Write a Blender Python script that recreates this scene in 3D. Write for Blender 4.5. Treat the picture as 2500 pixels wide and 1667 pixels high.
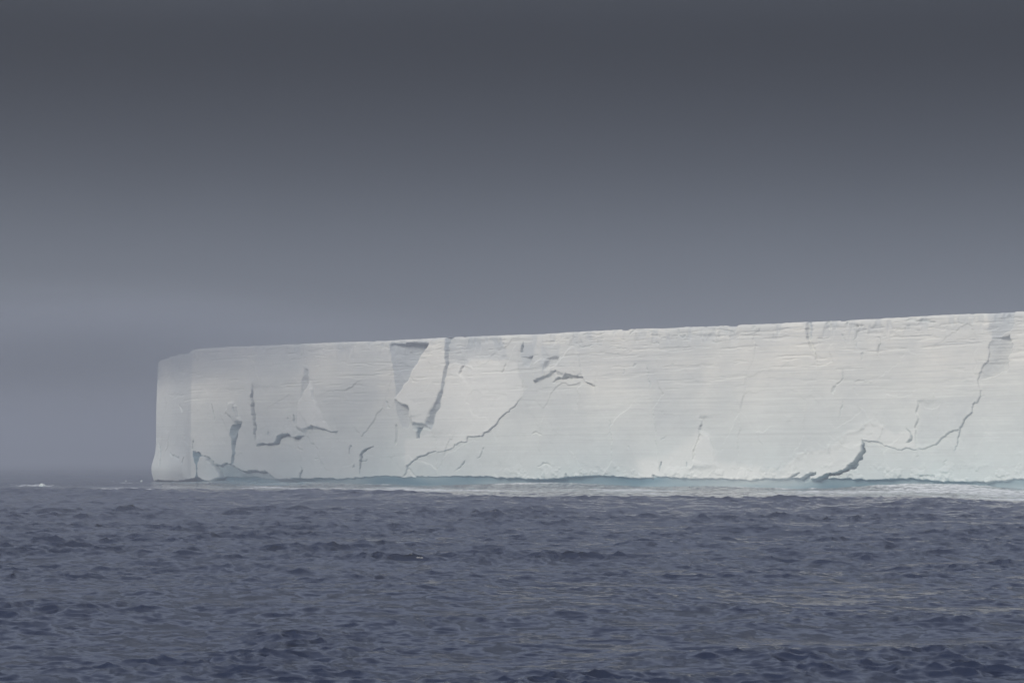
import bpy, math
import numpy as np
from mathutils import Vector

# ------------------------------------------------------------------ clear
for o in list(bpy.data.objects):
    bpy.data.objects.remove(o, do_unlink=True)
sc = bpy.context.scene
col = sc.collection

# ------------------------------------------------------------------ camera
FPX = 5903.0          # focal length in pixels of the 2500 px wide photograph (85 mm)
HORIZON = 1120.0      # photograph row of the level line of sight
CAM_H = 7.3
cam = bpy.data.cameras.new('camera')
cam.sensor_width = 36.0
cam.lens = 36.0 * FPX / 2500.0
cam.shift_y = (HORIZON - 833.5) / 2500.0
cam.clip_start = 0.5
cam.clip_end = 30000.0
camo = bpy.data.objects.new('camera', cam)
col.objects.link(camo)
camo.location = (0, 0, CAM_H)
camo.rotation_euler = (math.radians(90), 0, 0)
sc.camera = camo

# ------------------------------------------------------------------ light
SUN_EL = math.radians(33)
SUN_AZ = math.radians(229)          # clockwise from +Y: behind the viewer, to the left
sun_dir = Vector((math.sin(SUN_AZ) * math.cos(SUN_EL), math.cos(SUN_AZ) * math.cos(SUN_EL), math.sin(SUN_EL)))
sl = bpy.data.lights.new('sun', 'SUN')
sl.energy = 1.16
sl.angle = math.radians(25)
sl.color = (1.0, 0.965, 0.865)
so = bpy.data.objects.new('sun', sl)
col.objects.link(so)
so.rotation_euler = sun_dir.to_track_quat('Z', 'Y').to_euler()

w = bpy.data.worlds.new('World')
sc.world = w
w.use_nodes = True
nt = w.node_tree
nt.nodes.clear()
sky = nt.nodes.new('ShaderNodeTexSky')
sky.sky_type = 'NISHITA'
sky.sun_disc = False
sky.sun_elevation = SUN_EL
sky.sun_rotation = SUN_AZ
sky.dust_density = 2.0
sky.air_density = 1.0
# the cloud deck hides most of the clear sky: an even slate veil mixed over it
veil = nt.nodes.new('ShaderNodeMix')
veil.data_type = 'RGBA'
veil.inputs[0].default_value = 0.80
veil.inputs[7].default_value = (2.60, 2.79, 3.44, 1.0)
nt.links.new(sky.outputs[0], veil.inputs[6])
# pale fog light at the horizon, a dark storm bank above it, bright overcast overhead, its rise steepened above the frame to light the sea
tc = nt.nodes.new('ShaderNodeTexCoord')
sx = nt.nodes.new('ShaderNodeSeparateXYZ')
nt.links.new(tc.outputs['Generated'], sx.inputs[0])
cn = nt.nodes.new('ShaderNodeTexNoise')
cn.inputs['Scale'].default_value = 2.2
cn.inputs['Detail'].default_value = 4.0
nt.links.new(tc.outputs['Generated'], cn.inputs['Vector'])
cm_ = nt.nodes.new('ShaderNodeMath')
cm_.operation = 'MULTIPLY_ADD'
nt.links.new(cn.outputs['Fac'], cm_.inputs[0])
cm_.inputs[1].default_value = 0.03
nt.links.new(sx.outputs['Z'], cm_.inputs[2])
rp = nt.nodes.new('ShaderNodeValToRGB')
rp.color_ramp.interpolation = 'B_SPLINE'
els = rp.color_ramp.elements
SKY_STEPS = [(0.0, 0.345), (0.07, 0.345), (0.10, 0.24), (0.13, 0.105), (0.165, 0.04), (0.20, 0.018), (0.218, 0.35), (0.25, 0.95), (0.5, 1.0), (1.0, 1.0)]
els[0].position, els[0].color = SKY_STEPS[0][0], (SKY_STEPS[0][1],) * 3 + (1,)
els[1].position, els[1].color = SKY_STEPS[-1][0], (SKY_STEPS[-1][1],) * 3 + (1,)
for ps, vl in SKY_STEPS[1:-1]:
    e = els.new(ps)
    e.color = (vl,) * 3 + (1,)
nt.links.new(cm_.outputs[0], rp.inputs[0])
mu = nt.nodes.new('ShaderNodeMix')
mu.data_type = 'RGBA'
mu.blend_type = 'MULTIPLY'
mu.inputs[0].default_value = 1.0
nt.links.new(veil.outputs[2], mu.inputs[6])
nt.links.new(rp.outputs[0], mu.inputs[7])
bg = nt.nodes.new('ShaderNodeBackground')
bg.inputs['Strength'].default_value = 0.066
wo = nt.nodes.new('ShaderNodeOutputWorld')
nt.links.new(mu.outputs[2], bg.inputs['Color'])
nt.links.new(bg.outputs[0], wo.inputs['Surface'])

vs = sc.view_settings
vs.view_transform = 'Standard'
vs.look = 'None'
vs.exposure = 1.4
vs.gamma = 1.0
vs.use_curve_mapping = False
sc.render.engine = 'CYCLES'
sc.cycles.max_bounces = 8
sc.cycles.diffuse_bounces = 3
sc.cycles.glossy_bounces = 3
sc.cycles.volume_bounces = 2
sc.cycles.use_denoising = True
sc.cycles.denoising_prefilter = 'ACCURATE'
sc.cycles.use_adaptive_sampling = False

# ------------------------------------------------------------------ helpers
rng = np.random.default_rng(7)


def smooth(a, b, x):
    t = np.clip((x - a) / (b - a), 0, 1)
    return t * t * (3 - 2 * t)


def vnoise(x, y, seed=0):
    """value noise on the plane, -1..1"""
    r = np.random.default_rng(seed)
    N = 256
    tab = r.uniform(-1, 1, (N, N)).astype(np.float32)
    xi = np.floor(x).astype(np.int64)
    yi = np.floor(y).astype(np.int64)
    fx = (x - xi).astype(np.float32)
    fy = (y - yi).astype(np.float32)
    fx = fx * fx * (3 - 2 * fx)
    fy = fy * fy * (3 - 2 * fy)
    x0, x1, y0, y1 = xi % N, (xi + 1) % N, yi % N, (yi + 1) % N
    a = tab[x0, y0] * (1 - fx) + tab[x1, y0] * fx
    b = tab[x0, y1] * (1 - fx) + tab[x1, y1] * fx
    return a * (1 - fy) + b * fy


def fbm(x, y, seed=0, octaves=4, gain=0.5):
    s = 0
    a = 1.0
    for k in range(octaves):
        s = s + a * vnoise(x * 2 ** k + 17.3 * k, y * 2 ** k + 5.1 * k, seed + k)
        a *= gain
    return s


def make_mesh(name, verts, quads, mat, parent=None, attrs=None, shade=True):
    me = bpy.data.meshes.new(name)
    verts = np.ascontiguousarray(verts, np.float32)
    quads = np.ascontiguousarray(quads, np.int32)
    me.vertices.add(len(verts))
    me.vertices.foreach_set('co', verts.ravel())
    n = len(quads)
    k = quads.shape[1]
    me.loops.add(n * k)
    me.loops.foreach_set('vertex_index', quads.ravel())
    me.polygons.add(n)
    me.polygons.foreach_set('loop_start', np.arange(0, n * k, k, dtype=np.int32))
    me.polygons.foreach_set('loop_total', np.full(n, k, np.int32))
    me.polygons.foreach_set('use_smooth', np.full(n, shade, bool))
    for an, av in (attrs or {}).items():
        at = me.attributes.new(an, 'FLOAT', 'POINT')
        at.data.foreach_set('value', np.ascontiguousarray(av, np.float32))
    me.update(calc_edges=True)
    me.materials.append(mat)
    o = bpy.data.objects.new(name, me)
    col.objects.link(o)
    if parent:
        o.parent = parent
    return o


def submesh(name, verts, quads, mask, mat, parent, attrs, shade=True):
    q = quads[mask]
    if not len(q):
        return None
    used, inv = np.unique(q.ravel(), return_inverse=True)
    return make_mesh(name, verts[used], inv.reshape(q.shape), mat, parent,
                     {k: v[used] for k, v in attrs.items()}, shade)


def grid_quads(nr, nc):
    i = np.arange((nr - 1) * (nc - 1))
    r = i // (nc - 1)
    c = i % (nc - 1)
    a = r * nc + c
    return np.stack([a, a + 1, a + nc + 1, a + nc], 1)


class NT:
    """small helper to write node trees"""
    def __init__(self, name):
        self.m = bpy.data.materials.new(name)
        self.m.use_nodes = True
        self.t = self.m.node_tree
        self.t.nodes.clear()
        self.out = self.t.nodes.new('ShaderNodeOutputMaterial')

    def n(self, kind, **inp):
        nd = self.t.nodes.new(kind)
        for k, v in inp.items():
            if k.startswith('_'):
                setattr(nd, k[1:], v)
                continue
            key = int(k[1:]) if k[0] == 'i' and k[1:].isdigit() else k.replace('_', ' ')
            s = nd.inputs[key]
            if isinstance(v, bpy.types.NodeSocket):
                self.t.links.new(v, s)
            else:
                s.default_value = v
        return nd

    def math(self, op, a, b=0.0, clamp=False):
        nd = self.t.nodes.new('ShaderNodeMath')
        nd.operation = op
        nd.use_clamp = clamp
        for i, v in enumerate((a, b)):
            if isinstance(v, bpy.types.NodeSocket):
                self.t.links.new(v, nd.inputs[i])
            else:
                nd.inputs[i].default_value = v
        return nd.outputs[0]

    def mix(self, f, a, b):
        nd = self.t.nodes.new('ShaderNodeMix')
        nd.data_type = 'RGBA'
        for s, v in ((nd.inputs[0], f), (nd.inputs[6], a), (nd.inputs[7], b)):
            if isinstance(v, bpy.types.NodeSocket):
                self.t.links.new(v, s)
            else:
                s.default_value = v if not isinstance(v, tuple) else (*v, 1.0)
        return nd.outputs[2]

    def rng(self, v, a, b, c=0.0, d=1.0):
        nd = self.n('ShaderNodeMapRange', Value=v, From_Min=a, From_Max=b, To_Min=c, To_Max=d)
        return nd.outputs[0]


# ------------------------------------------------------------------ materials
def ice_material():
    t = NT('glacier_ice')
    geo = t.n('ShaderNodeNewGeometry')
    sep = t.n('ShaderNodeSeparateXYZ', Vector=geo.outputs['Position'])
    z = sep.outputs['Z']
    blue = t.n('ShaderNodeAttribute', _attribute_name='blue').outputs['Fac']
    # along-wall coordinate so that the layering runs along the cliff
    # thin annual layers: noise squeezed strongly in z
    mp = t.n('ShaderNodeMapping', Vector=geo.outputs['Position'], Scale=(0.035, 0.035, 3.2))
    lay = t.n('ShaderNodeTexNoise', Vector=mp.outputs[0], Scale=1.0, Detail=5.0, Roughness=0.62).outputs['Fac']
    mp2 = t.n('ShaderNodeMapping', Vector=geo.outputs['Position'], Scale=(0.08, 0.08, 8.0))
    lay2 = t.n('ShaderNodeTexNoise', Vector=mp2.outputs[0], Scale=1.0, Detail=3.0, Roughness=0.6).outputs['Fac']
    up = t.rng(z, 6.0, 36.0, 0.35, 1.0)
    l1 = t.math('MULTIPLY', t.rng(lay, 0.50, 0.72), up)
    l2 = t.math('MULTIPLY', t.rng(lay2, 0.56, 0.72), up)
    big = t.n('ShaderNodeTexNoise', Vector=geo.outputs['Position'], Scale=0.045, Detail=4.0, Roughness=0.55).outputs['Fac']
    c = t.mix(t.rng(z, 3.0, 30.0), (0.71, 0.765, 0.745), (0.81, 0.785, 0.72))
    c = t.mix(t.math('MULTIPLY', t.rng(big, 0.40, 0.68), 0.75), c, (0.62, 0.64, 0.62))
    c = t.mix(t.math('MULTIPLY', l1, 0.75), c, (0.56, 0.56, 0.55))
    c = t.mix(t.math('MULTIPLY', l2, 0.85), c, (0.44, 0.445, 0.45))
    we = t.n('ShaderNodeAttribute', _attribute_name='weather_shade').outputs['Fac']  # weathering together with painted facet shade
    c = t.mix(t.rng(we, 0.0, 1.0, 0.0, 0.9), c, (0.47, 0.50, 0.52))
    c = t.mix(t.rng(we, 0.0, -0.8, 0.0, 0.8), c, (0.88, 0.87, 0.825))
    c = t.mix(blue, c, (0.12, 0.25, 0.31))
    rough = t.rng(blue, 0.0, 1.0, 0.75, 0.35)
    hgt = t.math('ADD', t.math('MULTIPLY', lay, 0.5), t.n('ShaderNodeTexNoise', Vector=geo.outputs['Position'], Scale=0.9, Detail=5.0).outputs['Fac'])
    bump = t.n('ShaderNodeBump', Strength=0.10, Distance=0.3, Height=hgt)
    p = t.n('ShaderNodeBsdfPrincipled', Base_Color=c, Roughness=rough, Normal=bump.outputs[0], IOR=1.31)
    p.inputs['Specular IOR Level'].default_value = 0.25
    t.t.links.new(p.outputs[0], t.out.inputs['Surface'])
    return t.m


def snow_material():
    t = NT('packed_snow')
    geo = t.n('ShaderNodeNewGeometry')
    nz = t.n('ShaderNodeTexNoise', Vector=geo.outputs['Position'], Scale=0.08, Detail=5.0).outputs['Fac']
    c = t.mix(t.rng(nz, 0.35, 0.7), (0.83, 0.83, 0.82), (0.74, 0.77, 0.79))
    bump = t.n('ShaderNodeBump', Strength=0.4, Distance=0.3, Height=nz)
    p = t.n('ShaderNodeBsdfPrincipled', Base_Color=c, Roughness=0.8, Normal=bump.outputs[0])
    t.t.links.new(p.outputs[0], t.out.inputs['Surface'])
    return t.m


RIP = (1.9, 0.55)


def sea_material():
    t = NT('sea_water')
    geo = t.n('ShaderNodeNewGeometry')
    foam = t.n('ShaderNodeAttribute', _attribute_name='foam').outputs['Fac']
    teal = t.n('ShaderNodeAttribute', _attribute_name='teal').outputs['Fac']
    # wind ripples finer than the mesh: tilt the surface by small amounts in all directions
    calm = t.n('ShaderNodeAttribute', _attribute_name='calm').outputs['Fac']
    gust = t.n('ShaderNodeTexNoise', Vector=geo.outputs['Position'], Scale=0.05, Detail=3.0).outputs['Fac']
    tilt = None
    for scale, k in ((0.60, RIP[0]), (1.9, RIP[1])):
        nz = t.n('ShaderNodeTexNoise', Vector=geo.outputs['Position'], Scale=scale, Detail=3.0, Roughness=0.6)
        ct = t.n('ShaderNodeVectorMath', _operation='SUBTRACT', i0=nz.outputs['Color'], i1=(0.5, 0.5, 0.5))
        sc_ = t.n('ShaderNodeVectorMath', _operation='MULTIPLY', i0=ct.outputs[0], i1=(k * 0.55, k, 0.0))
        tilt = sc_ if tilt is None else t.n('ShaderNodeVectorMath', _operation='ADD', i0=tilt.outputs[0], i1=sc_.outputs[0])
    amt = t.math('MULTIPLY', t.rng(gust, 0.3, 0.7, 0.7, 1.3), t.rng(calm, 0.0, 1.0, 1.0, 0.85))
    tilt = t.n('ShaderNodeVectorMath', _operation='SCALE', i0=tilt.outputs[0], Scale=amt)
    nadd = t.n('ShaderNodeVectorMath', _operation='ADD', i0=geo.outputs['Normal'], i1=tilt.outputs[0])
    bump = t.n('ShaderNodeVectorMath', _operation='NORMALIZE', i0=nadd.outputs[0])
    fn = t.n('ShaderNodeTexNoise', Vector=geo.outputs['Position'], Scale=0.55, Detail=7.0, Roughness=0.72).outputs['Fac']
    fm = t.math('MULTIPLY', t.rng(t.math('ADD', fn, t.math('MULTIPLY', foam, 0.9)), 0.86, 1.04), t.rng(foam, 0.0, 0.12))
    c = t.mix(teal, (0.005, 0.011, 0.034), (0.20, 0.36, 0.41))
    p = t.n('ShaderNodeBsdfPrincipled', Base_Color=c, Roughness=t.rng(calm, 0.0, 0.8, 0.18, 0.06), Normal=bump.outputs[0], IOR=1.333)
    f = t.n('ShaderNodeBsdfPrincipled', Base_Color=(0.78, 0.80, 0.80, 1.0), Roughness=0.8)
    ms = t.n('ShaderNodeMixShader', i0=fm, i1=p.outputs[0], i2=f.outputs[0])
    t.t.links.new(ms.outputs[0], t.out.inputs['Surface'])
    return t.m


def haze_material():
    t = NT('haze_air')
    v = t.n('ShaderNodeVolumePrincipled', Color=(0.56, 0.59, 0.66, 1.0), Density=HAZE_DENSITY, Anisotropy=0.18)
    t.t.links.new(v.outputs[0], t.out.inputs['Volume'])
    return t.m


HAZE_DENSITY = 0.0011
ICE = ice_material()
SNOW = snow_material()
SEA = sea_material()

# ------------------------------------------------------------------ where the iceberg stands
TOP = 40.0
dA = FPX * TOP / 328.0
A = np.array([(470 - 1250) / FPX * dA, dA])             # near corner of the end wall
dB = FPX * TOP / 439.0
B = np.array([(2500 - 1250) / FPX * dB, dB])            # where the cliff leaves the picture
dirF = (B - A) / np.linalg.norm(B - A)
norF = np.array([dirF[1], -dirF[0]])
if norF[1] > 0:
    norF = -norF
dL = dA + 42.0
Lp = np.array([(379 - 1250) / FPX * dL, dL])            # far corner of the end wall
lenE = np.linalg.norm(Lp - A)
dirE = (Lp - A) / lenE
norE = np.array([-dirE[1], dirE[0]])
if norE[1] > 0:
    norE = -norE


def wall_uv(px, py):
    """point of the cliff (metres along from the corner, height) measured at a pixel of the photograph"""
    k = (px - 1250) / FPX
    if px >= 470:
        t = (k * A[1] - A[0]) / (dirF[0] - k * dirF[1])
        d = A[1] + t * dirF[1]
        s = t
    else:
        t = (k * A[1] - A[0]) / (dirE[0] - k * dirE[1])
        d = A[1] + t * dirE[1]
        s = -t
    return s, CAM_H + (HORIZON - py) / FPX * d


def P(crop, pts):
    ox, oy, k = {1: (320, 780, 600 / 2045), 2: (800, 780, 600 / 2045), 3: (1300, 740, 600 / 1882),
                 4: (1900, 740, 600 / 1882), 5: (340, 840, 300 / 1238), 6: (320, 1075, 320 / 2352)}[crop]
    return np.array([wall_uv(ox + x * k, oy + y * k) for x, y in pts])


# ------------------------------------------------------------------ relief of the cliff
S0, S1 = -lenE, 296.0
NC, NR = 1800, 270
# columns: finer pitch on the end wall because it is seen steeply
s_axis = np.concatenate([np.linspace(S0, 0, 190, endpoint=False), np.linspace(0, S1, NC - 190)])
v_axis = np.linspace(-2.5, TOP, NR)
SS, VV = np.meshgrid(s_axis, v_axis)
D = np.zeros_like(SS)                # offset outwards, metres
BLUE = np.zeros_like(SS)             # 1 where dense blue ice is bare
WEATH_SHADE = np.zeros_like(SS)            # + grey firn and painted shade, - white fracture and painted lit faces
REG = np.zeros(SS.shape, np.int32)   # which part a point belongs to
# jagged edges: features are looked up at slightly shifted places
WS = SS + 0.40 * fbm(SS * 0.55, VV * 0.55, 11, 4) + 0.10 * fbm(SS * 2.2, VV * 2.2, 21, 3)
WV = VV + 0.34 * fbm(SS * 0.50, VV * 0.60, 31, 4) + 0.10 * fbm(SS * 2.2, VV * 2.2, 41, 3)


def box(pts, pad):
    lo = pts.min(0) - pad
    hi = pts.max(0) + pad
    c0, c1 = np.searchsorted(s_axis, [lo[0], hi[0]])
    r0, r1 = np.searchsorted(v_axis, [lo[1], hi[1]])
    return slice(max(r0, 0), max(r1, 0)), slice(max(c0, 0), max(c1, 0))


def line_dist(x, y, pts):
    """distance to a polyline, side (+1 left of travel) and place along it 0..1"""
    best = np.full(x.shape, 1e9)
    side = np.zeros(x.shape)
    par = np.zeros(x.shape)
    seg = np.linalg.norm(np.diff(pts, axis=0), axis=1)
    cum = np.concatenate([[0], np.cumsum(seg)])
    for i in range(len(pts) - 1):
        a, b = pts[i], pts[i + 1]
        ab = b - a
        L2 = max(ab @ ab, 1e-9)
        t = np.clip(((x - a[0]) * ab[0] + (y - a[1]) * ab[1]) / L2, 0, 1)
        dx = x - a[0] - t * ab[0]
        dy = y - a[1] - t * ab[1]
        d = np.hypot(dx, dy)
        m = d < best
        cr = ab[0] * (y - a[1]) - ab[1] * (x - a[0])
        best = np.where(m, d, best)
        side = np.where(m, np.sign(cr), side)
        par = np.where(m, (cum[i] + t * seg[i]) / cum[-1], par)
    return best, side, par


def inside(x, y, poly):
    c = np.zeros(x.shape, bool)
    n = len(poly)
    for i in range(n):
        a, b = poly[i], poly[(i + 1) % n]
        cond = (a[1] > y) != (b[1] > y)
        xi = (b[0] - a[0]) * (y - a[1]) / (b[1] - a[1] + 1e-12) + a[0]
        c ^= cond & (x < xi)
    return c


def groove(pts, depth, width, blue=0.0, taper=True, reg=None):
    """a crack or crevasse: width (half) may be one value or one per point"""
    wd = np.full(len(pts), width) if np.isscalar(width) else np.array(width, float)
    wd = wd * 0.56
    depth = depth * 0.75
    sl_ = box(pts, wd.max() * 2 + 1.5)
    x, y = WS[sl_], WV[sl_]
    d, _, p = line_dist(x, y, pts)
    seg = np.linalg.norm(np.diff(pts, axis=0), axis=1)
    cum = np.concatenate([[0], np.cumsum(seg)]) / seg.sum()
    ww = np.interp(p, cum, wd)
    if taper:
        ww = ww * (0.4 + 0.6 * smooth(0, 0.12, p) * smooth(0, 0.12, 1 - p))
    ww = ww * (1 + 0.35 * vnoise(x * 1.3, y * 1.3, 403))
    prof = 1 - smooth(0.5, 1.0, d / ww)
    D[sl_] -= depth * prof * np.clip(ww / 0.4, 0.4, 1.2)
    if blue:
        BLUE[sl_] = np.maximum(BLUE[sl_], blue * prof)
    if reg:
        REG[sl_] = np.where(prof > 0.5, reg, REG[sl_])


def ramp(pts, slope, blue=0.0, reg=None):
    """a facet turned right, away from the light: flush at its left edge, deepest at its right edge"""
    sl_ = box(pts, 2)
    x, y = WS[sl_], WV[sl_]
    ins = inside(x, y, pts)
    lo_ = np.where(ins, x, 1e9).min(1)[:, None]
    D[sl_] -= np.where(ins, slope * (x - lo_), 0)
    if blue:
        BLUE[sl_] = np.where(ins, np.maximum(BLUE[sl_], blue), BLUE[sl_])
    if reg:
        REG[sl_] = np.where(ins, reg, REG[sl_])


def step(pts, up, down, Lu, Ld, flip=False):
    """a fracture edge: the sheet on one side stands proud of the other"""
    sl_ = box(pts, 3.2 * max(Lu, Ld))
    x, y = WS[sl_], WV[sl_]
    d, s, p = line_dist(x, y, pts)
    if flip:
        s = -s
    e = smooth(0, 0.10, p + 0.015) * smooth(0, 0.10, 1.015 - p)
    e = e * (0.8 + 0.5 * vnoise(x * 0.12, y * 0.12, 407))
    D[sl_] += 0.8 * np.where(s > 0, up * np.exp(-d / Lu), -down * np.exp(-d / Ld)) * e


def patch(pts, a, gs=0.0, gv=0.0, soft=0.25, blue=0.0, reg=None, setto=False):
    """a facet: a polygon raised by a, tilted by gs, gv per metre from its middle"""
    sl_ = box(pts, 2.0)
    x, y = WS[sl_], WV[sl_]
    d, _, _ = line_dist(x, y, np.vstack([pts, pts[:1]]))
    ins = inside(x, y, pts)
    sd = np.where(ins, d, -d)
    m = smooth(-soft, soft, sd)
    c = pts.mean(0)
    add = a + gs * (x - c[0]) + gv * (y - c[1])
    D[sl_] += m * add
    if blue:
        BLUE[sl_] = np.maximum(BLUE[sl_], blue * m)
    if reg:
        REG[sl_] = np.where(sd > 0, reg, REG[sl_])


# broad shape of the wall: long bays, weak vertical fluting
D += 0.9 * fbm(SS * 0.020, VV * 0.012, 51, 3) + 0.12 * fbm(SS * 0.13, VV * 0.04, 61, 4)
D += 0.05 * fbm(SS * 0.5, VV * 0.35, 71, 4)
# layers: each stands out a little more or less than its neighbour
zl = VV + 0.25 * fbm(SS * 0.02, VV * 0 + 3.0, 81, 2)
lay = fbm(SS * 0.018, zl * 1.9, 91, 4, 0.65)
D += 0.020 * lay * smooth(2, 14, VV)
# short undercuts along layers, thicker towards the top
ledge = smooth(0.52, 0.85, fbm(SS * 0.10, zl * 1.15, 101, 3, 0.55))
D -= 0.13 * ledge * smooth(16, 34, VV)
ledge2 = smooth(0.62, 0.9, fbm(SS * 0.30, zl * 1.6, 111, 3, 0.55))
D -= 0.16 * ledge2 * smooth(30, 38.5, VV)
# snow cap crust: blocky broken edge under the rim
crust = smooth(0.05, 0.6, fbm(SS * 0.45, VV * 0.14, 121, 4, 0.6))
D -= 0.22 * crust * smooth(34.0 + 1.5 * fbm(SS * 0.05, SS * 0, 123, 3), 38.0, VV)
# big broken facets, each tilted a little its own way
fr_ = np.random.default_rng(77)
nf = 170
fs, fz = fr_.uniform(S0, S1, nf), fr_.uniform(-2, TOP, nf)
ft, fu = fr_.normal(0, 0.009, nf), fr_.normal(0, 0.007, nf)
fx = WS + 1.6 * fbm(SS * 0.12, VV * 0.12, 413, 3)
fy = WV + 1.6 * fbm(SS * 0.12, VV * 0.12, 423, 3)
bestd = np.full(SS.shape, 1e9)
fac = np.zeros_like(SS)
for a_, b_, c_, d_ in zip(fs, fz, ft, fu):
    dd = ((fx - a_) * 0.75) ** 2 + ((fy - b_) * 0.55) ** 2
    m_ = dd < bestd
    bestd = np.where(m_, dd, bestd)
    fac = np.where(m_, c_ * (fx - a_) + d_ * (fy - b_), fac)
D += fac * smooth(2, 6, VV)

# --- left third of the cliff (crop 1) ---
groove(P(1, [(1020, 545), (1018, 690), (1030, 830), (1042, 930), (1050, 1015)]), 1.8, [0.3, 0.9, 1.25, 1.0, 0.5], 0.12)
step(P(1, [(1050, 1015), (1035, 880), (1020, 700), (1020, 545)]), 0.0, 0.6, 3, 6, False)
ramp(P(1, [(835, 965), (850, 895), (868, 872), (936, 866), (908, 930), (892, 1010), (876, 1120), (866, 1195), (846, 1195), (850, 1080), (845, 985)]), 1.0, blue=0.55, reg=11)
patch(P(1, [(858, 1000), (866, 950), (884, 920), (878, 975), (866, 1040)]), 0.9, soft=0.2)
patch(P(1, [(800, 775), (830, 705), (865, 690), (888, 725), (905, 800), (930, 850), (880, 862), (850, 800)]), 0.7, gs=0.10, gv=0.10, soft=0.4)
groove(P(1, [(878, 722), (884, 745), (888, 775)]), 0.9, 0.4, 0.4)
groove(P(1, [(848, 780), (852, 808)]), 0.8, 0.4, 0.4)
patch(P(1, [(1485, 522), (1400, 670), (1392, 890), (1430, 930), (1480, 905), (1560, 895), (1665, 935), (1580, 780), (1530, 660)]), 0.6, gs=-0.06, gv=0.0, soft=0.5, reg=3)
ramp(P(1, [(1440, 395), (1412, 520), (1398, 660), (1382, 800), (1384, 880), (1400, 880), (1405, 680), (1470, 530), (1468, 440)]), 0.55)
ledge_a = P(1, [(1048, 1046), (1080, 1040), (1110, 1032), (1150, 1034), (1180, 1030), (1222, 1024), (1240, 985), (1262, 962), (1292, 950), (1340, 958), (1388, 976), (1432, 964)])
step(ledge_a, 1.3, 0.9, 4.0, 2.2)
groove(ledge_a - [0, 0.25], 0.8, [0.5, 0.7, 0.7, 0.5, 0.4, 0.8, 1.0, 0.9, 0.5, 0.4, 0.6, 0.5], 0.35, reg=11)
ledge_b = P(1, [(1480, 906), (1496, 888), (1514, 880), (1550, 893), (1600, 915), (1650, 934), (1690, 944), (1712, 934)])
step(ledge_b, 0.7, 0.7, 3.0, 2.5)
groove(ledge_b - [0, 0.2], 0.8, 0.4, 0.25)
# corner: teal wedge, prow and the washed apron to its right
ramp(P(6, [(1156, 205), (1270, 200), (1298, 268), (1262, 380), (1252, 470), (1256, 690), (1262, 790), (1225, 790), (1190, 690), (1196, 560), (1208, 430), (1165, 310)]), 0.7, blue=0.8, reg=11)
groove(P(6, [(1285, 272), (1370, 310), (1450, 345), (1500, 400), (1560, 470), (1640, 640)]), 1.2, [0.4, 0.7, 0.9, 0.6, 0.5, 0.3], 0.3)
patch(P(6, [(1298, 285), (1450, 352), (1530, 445), (1640, 650), (1560, 690), (1440, 748), (1290, 800), (1262, 690), (1256, 450)]), 0.7, gs=-0.04, soft=0.3, reg=4)
patch(P(1, [(712, 1204), (758, 1218), (800, 1186), (842, 1192), (905, 1242), (980, 1276), (1004, 1254), (1104, 1258), (1150, 1285), (1240, 1335), (1140, 1350), (800, 1345), (766, 1312), (738, 1256)]), -1.1, gv=0.28, soft=0.3, blue=0.42, reg=5)
groove(P(1, [(715, 1210), (760, 1222), (800, 1196), (842, 1198), (905, 1246), (980, 1280), (1004, 1262), (1104, 1266), (1150, 1290)]), 1.1, [0.4, 0.7, 0.4, 0.3, 0.4, 0.4, 0.8, 0.9, 0.3], 0.4)
groove(P(1, [(1884, 1302), (1886, 1240), (1890, 1180), (1898, 1130), (1916, 1102), (1960, 1076), (2018, 1054)]), 2.2, [0.35, 0.7, 1.15, 1.1, 0.8, 0.4, 0.2], 0.7, reg=11)
groove(P(1, [(1900, 1190), (1930, 1184), (1966, 1168)]), 0.9, 0.35, 0.3)
groove(P(1, [(1800, 1116), (1803, 1058), (1816, 1052)]), 1.3, 0.45, 0.3)
groove(P(1, [(1412, 1318), (1420, 1262), (1426, 1218)]), 1.4, [0.8, 0.5, 0.25], 0.45)
groove(P(1, [(1830, 1250), (1836, 1195)]), 0.9, 0.4, 0.3)
groove(P(1, [(680, 700), (698, 770), (716, 852)]), 1.0, [0.3, 0.6, 0.4], 0.2)
groove(P(1, [(1355, 796), (1360, 862)]), 0.9, 0.5, 0.4)
groove(P(1, [(1315, 815), (1316, 826)]), 0.7, 0.4, 0.3, taper=False)
groove(P(1, [(1146, 952), (1154, 925)]), 0.7, 0.45, 0.3)
groove(P(1, [(1380, 1062), (1430, 1085)]), 0.5, 0.4)
groove(P(1, [(1520, 1166), (1548, 1160)]), 0.6, 0.4)
# end wall
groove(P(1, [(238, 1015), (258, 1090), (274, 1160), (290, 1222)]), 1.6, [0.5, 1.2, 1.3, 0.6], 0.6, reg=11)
groove(P(1, [(230, 950), (226, 990)]), 0.8, 0.6, 0.3)
groove(P(1, [(420, 705), (440, 770)]), 0.8, 0.9, 0.1)
groove(P(1, [(462, 1205), (470, 1150)]), 1.2, 1.1, 0.4)
groove(P(1, [(345, 1110), (395, 1140), (430, 1160)]), 0.6, 0.6, 0.15)
groove(P(1, [(525, 1000), (518, 1050), (530, 1095)]), 0.9, 0.6, 0.3)
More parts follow.
